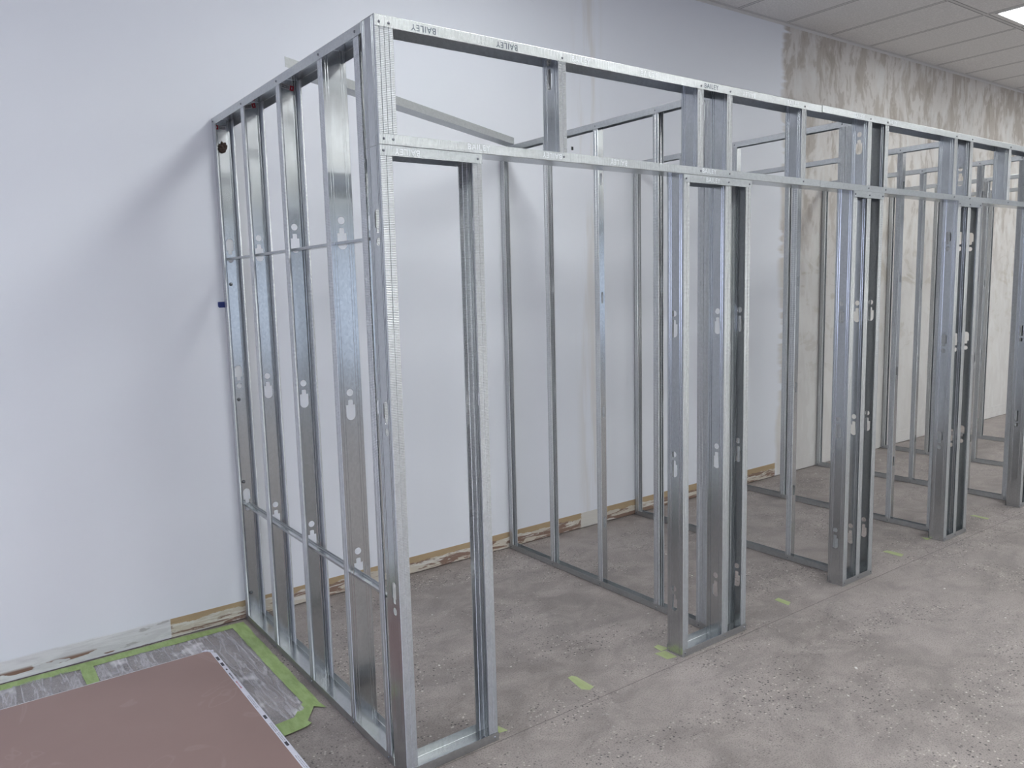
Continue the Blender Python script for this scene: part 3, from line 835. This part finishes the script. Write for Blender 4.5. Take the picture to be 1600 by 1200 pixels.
# printed end tape folded over the right edge
bm = bmesh.new()
zt = 0.009 + BT
add_poly(bm, ragged([(BX1 - 0.020, -1.088), (BX1, -1.088), (BX1, BY1 - 0.06), (BX1 + 0.0005, BY1 - 0.02), (BX1 - 0.018, BY1 + 0.005)], 0.05, 0.0004), zt, zt + 0.0005)
add_box(bm, (BX1 - 0.0005, -1.088, 0.009), (BX1 + 0.0006, BY1 - 0.01, zt + 0.0005))
for i in range(7):
    t = i / 6; add_box(bm, (BX1 - 0.050 + 0.036 * t, BY1 + 0.026 - 0.020 * t * t, zt - 0.001 + random.uniform(0, .003)), (BX1 - 0.040 + 0.036 * t, BY1 + 0.036 - 0.020 * t * t, zt + 0.002 + random.uniform(0, .004)))
et = in_board(link('end_tape', mesh_from_bm(bm, 'end_tape', (plain('end_tape_white', (226, 226, 238), 0.45),)))); et['label'] = 'white printed end tape'
def marks(lst_, m, nm, lb):
    bm = bmesh.new()
    for (x0, x1, y0, y1) in lst_: add_box(bm, (x0, y0, zt + 0.0004), (x1, y1, zt + 0.0009))
    o = link(nm, mesh_from_bm(bm, nm, (m,)), parent=None); o.parent = et; o['label'] = lb
tx = BX1 - 0.0165
mk = [(tx + 0.001, tx + 0.012, 1.245, 1.285), (tx + 0.001, tx + 0.012, 1.180, 1.215), (tx + 0.004, tx + 0.010, 1.13, 1.145)]
for y0 in (0.62, 0.395):
    mk.append((tx + 0.002, tx + 0.012, y0 + 0.02, y0 + 0.05))
def lettering(y0, y1, x0, x1, step):
    y_ = y0; r = []
    while y_ < y1:
        w = step * random.uniform(0.35, 0.7); r.append((x0 + random.uniform(0, .0008), x1 - random.uniform(0, .0012), y_, min(y1, y_ + w))); y_ += step
    return r
mk += lettering(1.03, 1.10, tx + 0.002, tx + 0.009, 0.006)
mk2 = lettering(0.935, 1.01, tx + 0.003, tx + 0.009, 0.011)
mk3 = []
for a_, b_2 in ((0.74, 0.86), (0.53, 0.60), (0.45, 0.52), (0.24, 0.34), (0.05, 0.13), (-0.1, -0.02), (-0.3, -0.2), (-0.55, -0.45)):
    mk3 += lettering(a_, b_2, tx + 0.002, tx + 0.006, 0.006) + lettering(a_, b_2, tx + 0.008, tx + 0.012, 0.006)
marks(mk, M_ink, 'printed_marks', 'dark printed blocks')
marks(mk2, M_inkred, 'red_print', 'red printed marks')
marks(mk3, plain('ink_grey', (150, 150, 162), 0.6), 'small_print', 'grey small print')

# ------------------------------------------------------------------ small things on wall and floor
bm = bmesh.new(); add_box(bm, (-0.016, -0.0012, -0.014), (0.012, 0, 0.014)); add_box(bm, (-0.020, -0.006, -0.010), (-0.014, -0.0005, 0.013))
o = link('painter_tape', mesh_from_bm(bm, 'painter_tape', (M_blue,))); o.location = (-0.010, D - 0.0002, 1.577)
tag(o, 'tiny dark blue tape tab on the white wall beside the left end frame', 'tape')
bm = bmesh.new(); add_box(bm, (-0.008, -0.003, -0.011), (0.008, 0.0, 0.011), 0, 0.0015)
o = link('wall_anchor', mesh_from_bm(bm, 'wall_anchor', (M_black,))); o.location = (2.221, D - 0.0002, 2.487)
tag(o, 'tiny black plastic plug in the white wall above the first cross partition', 'plug')
me_c = []
for s_ in range(4):
    bm = bmesh.new(); bmesh.ops.create_icosphere(bm, subdivisions=2, radius=1.0)
    for v in bm.verts:
        d_ = 1 + 0.5 * mn.noise(v.co * 1.4 + Vector((s_ * 5, 0, 0))); v.co = Vector((v.co.x * d_, v.co.y * d_ * 0.7, max(v.co.z, -0.4) * 0.35 * d_ + 0.14))
    me_c.append(mesh_from_bm(bm, 'plaster_crumb', (M_crumb,)))
spots = [(1.59, 0.42, 5), (1.85, -0.52, 9), (1.62, -0.62, 5), (0.95, -1.05, 6), (3.0, -0.35, 7), (3.9, -1.0, 6), (2.3, 0.95, 7), (2.15, 0.62, 6), (0.75, 1.1, 5), (3.3, 1.25, 8),
         (4.6, 1.35, 9), (4.75, 1.5, 7), (4.9, 1.2, 9), (5.6, 1.4, 10), (7.6, 1.45, 12), (8.0, 1.2, 12), (7.3, 0.9, 10), (2.85, -0.7, 6), (0.5, 0.62, 6), (2.4, -0.9, 5)]
for i, (x_, y_, r_) in enumerate(spots):
    o = bpy.data.objects.new('plaster_crumb', me_c[i % 4]); col.objects.link(o)
    o.location = (x_, y_, 0.0); o.scale = (r_ / 1000,) * 3; o.rotation_euler = (0, 0, random.uniform(0, 6))
    tag(o, 'tiny white plaster crumb lying loose on the grey concrete floor', 'crumb', 'white plaster crumbs on the concrete floor')
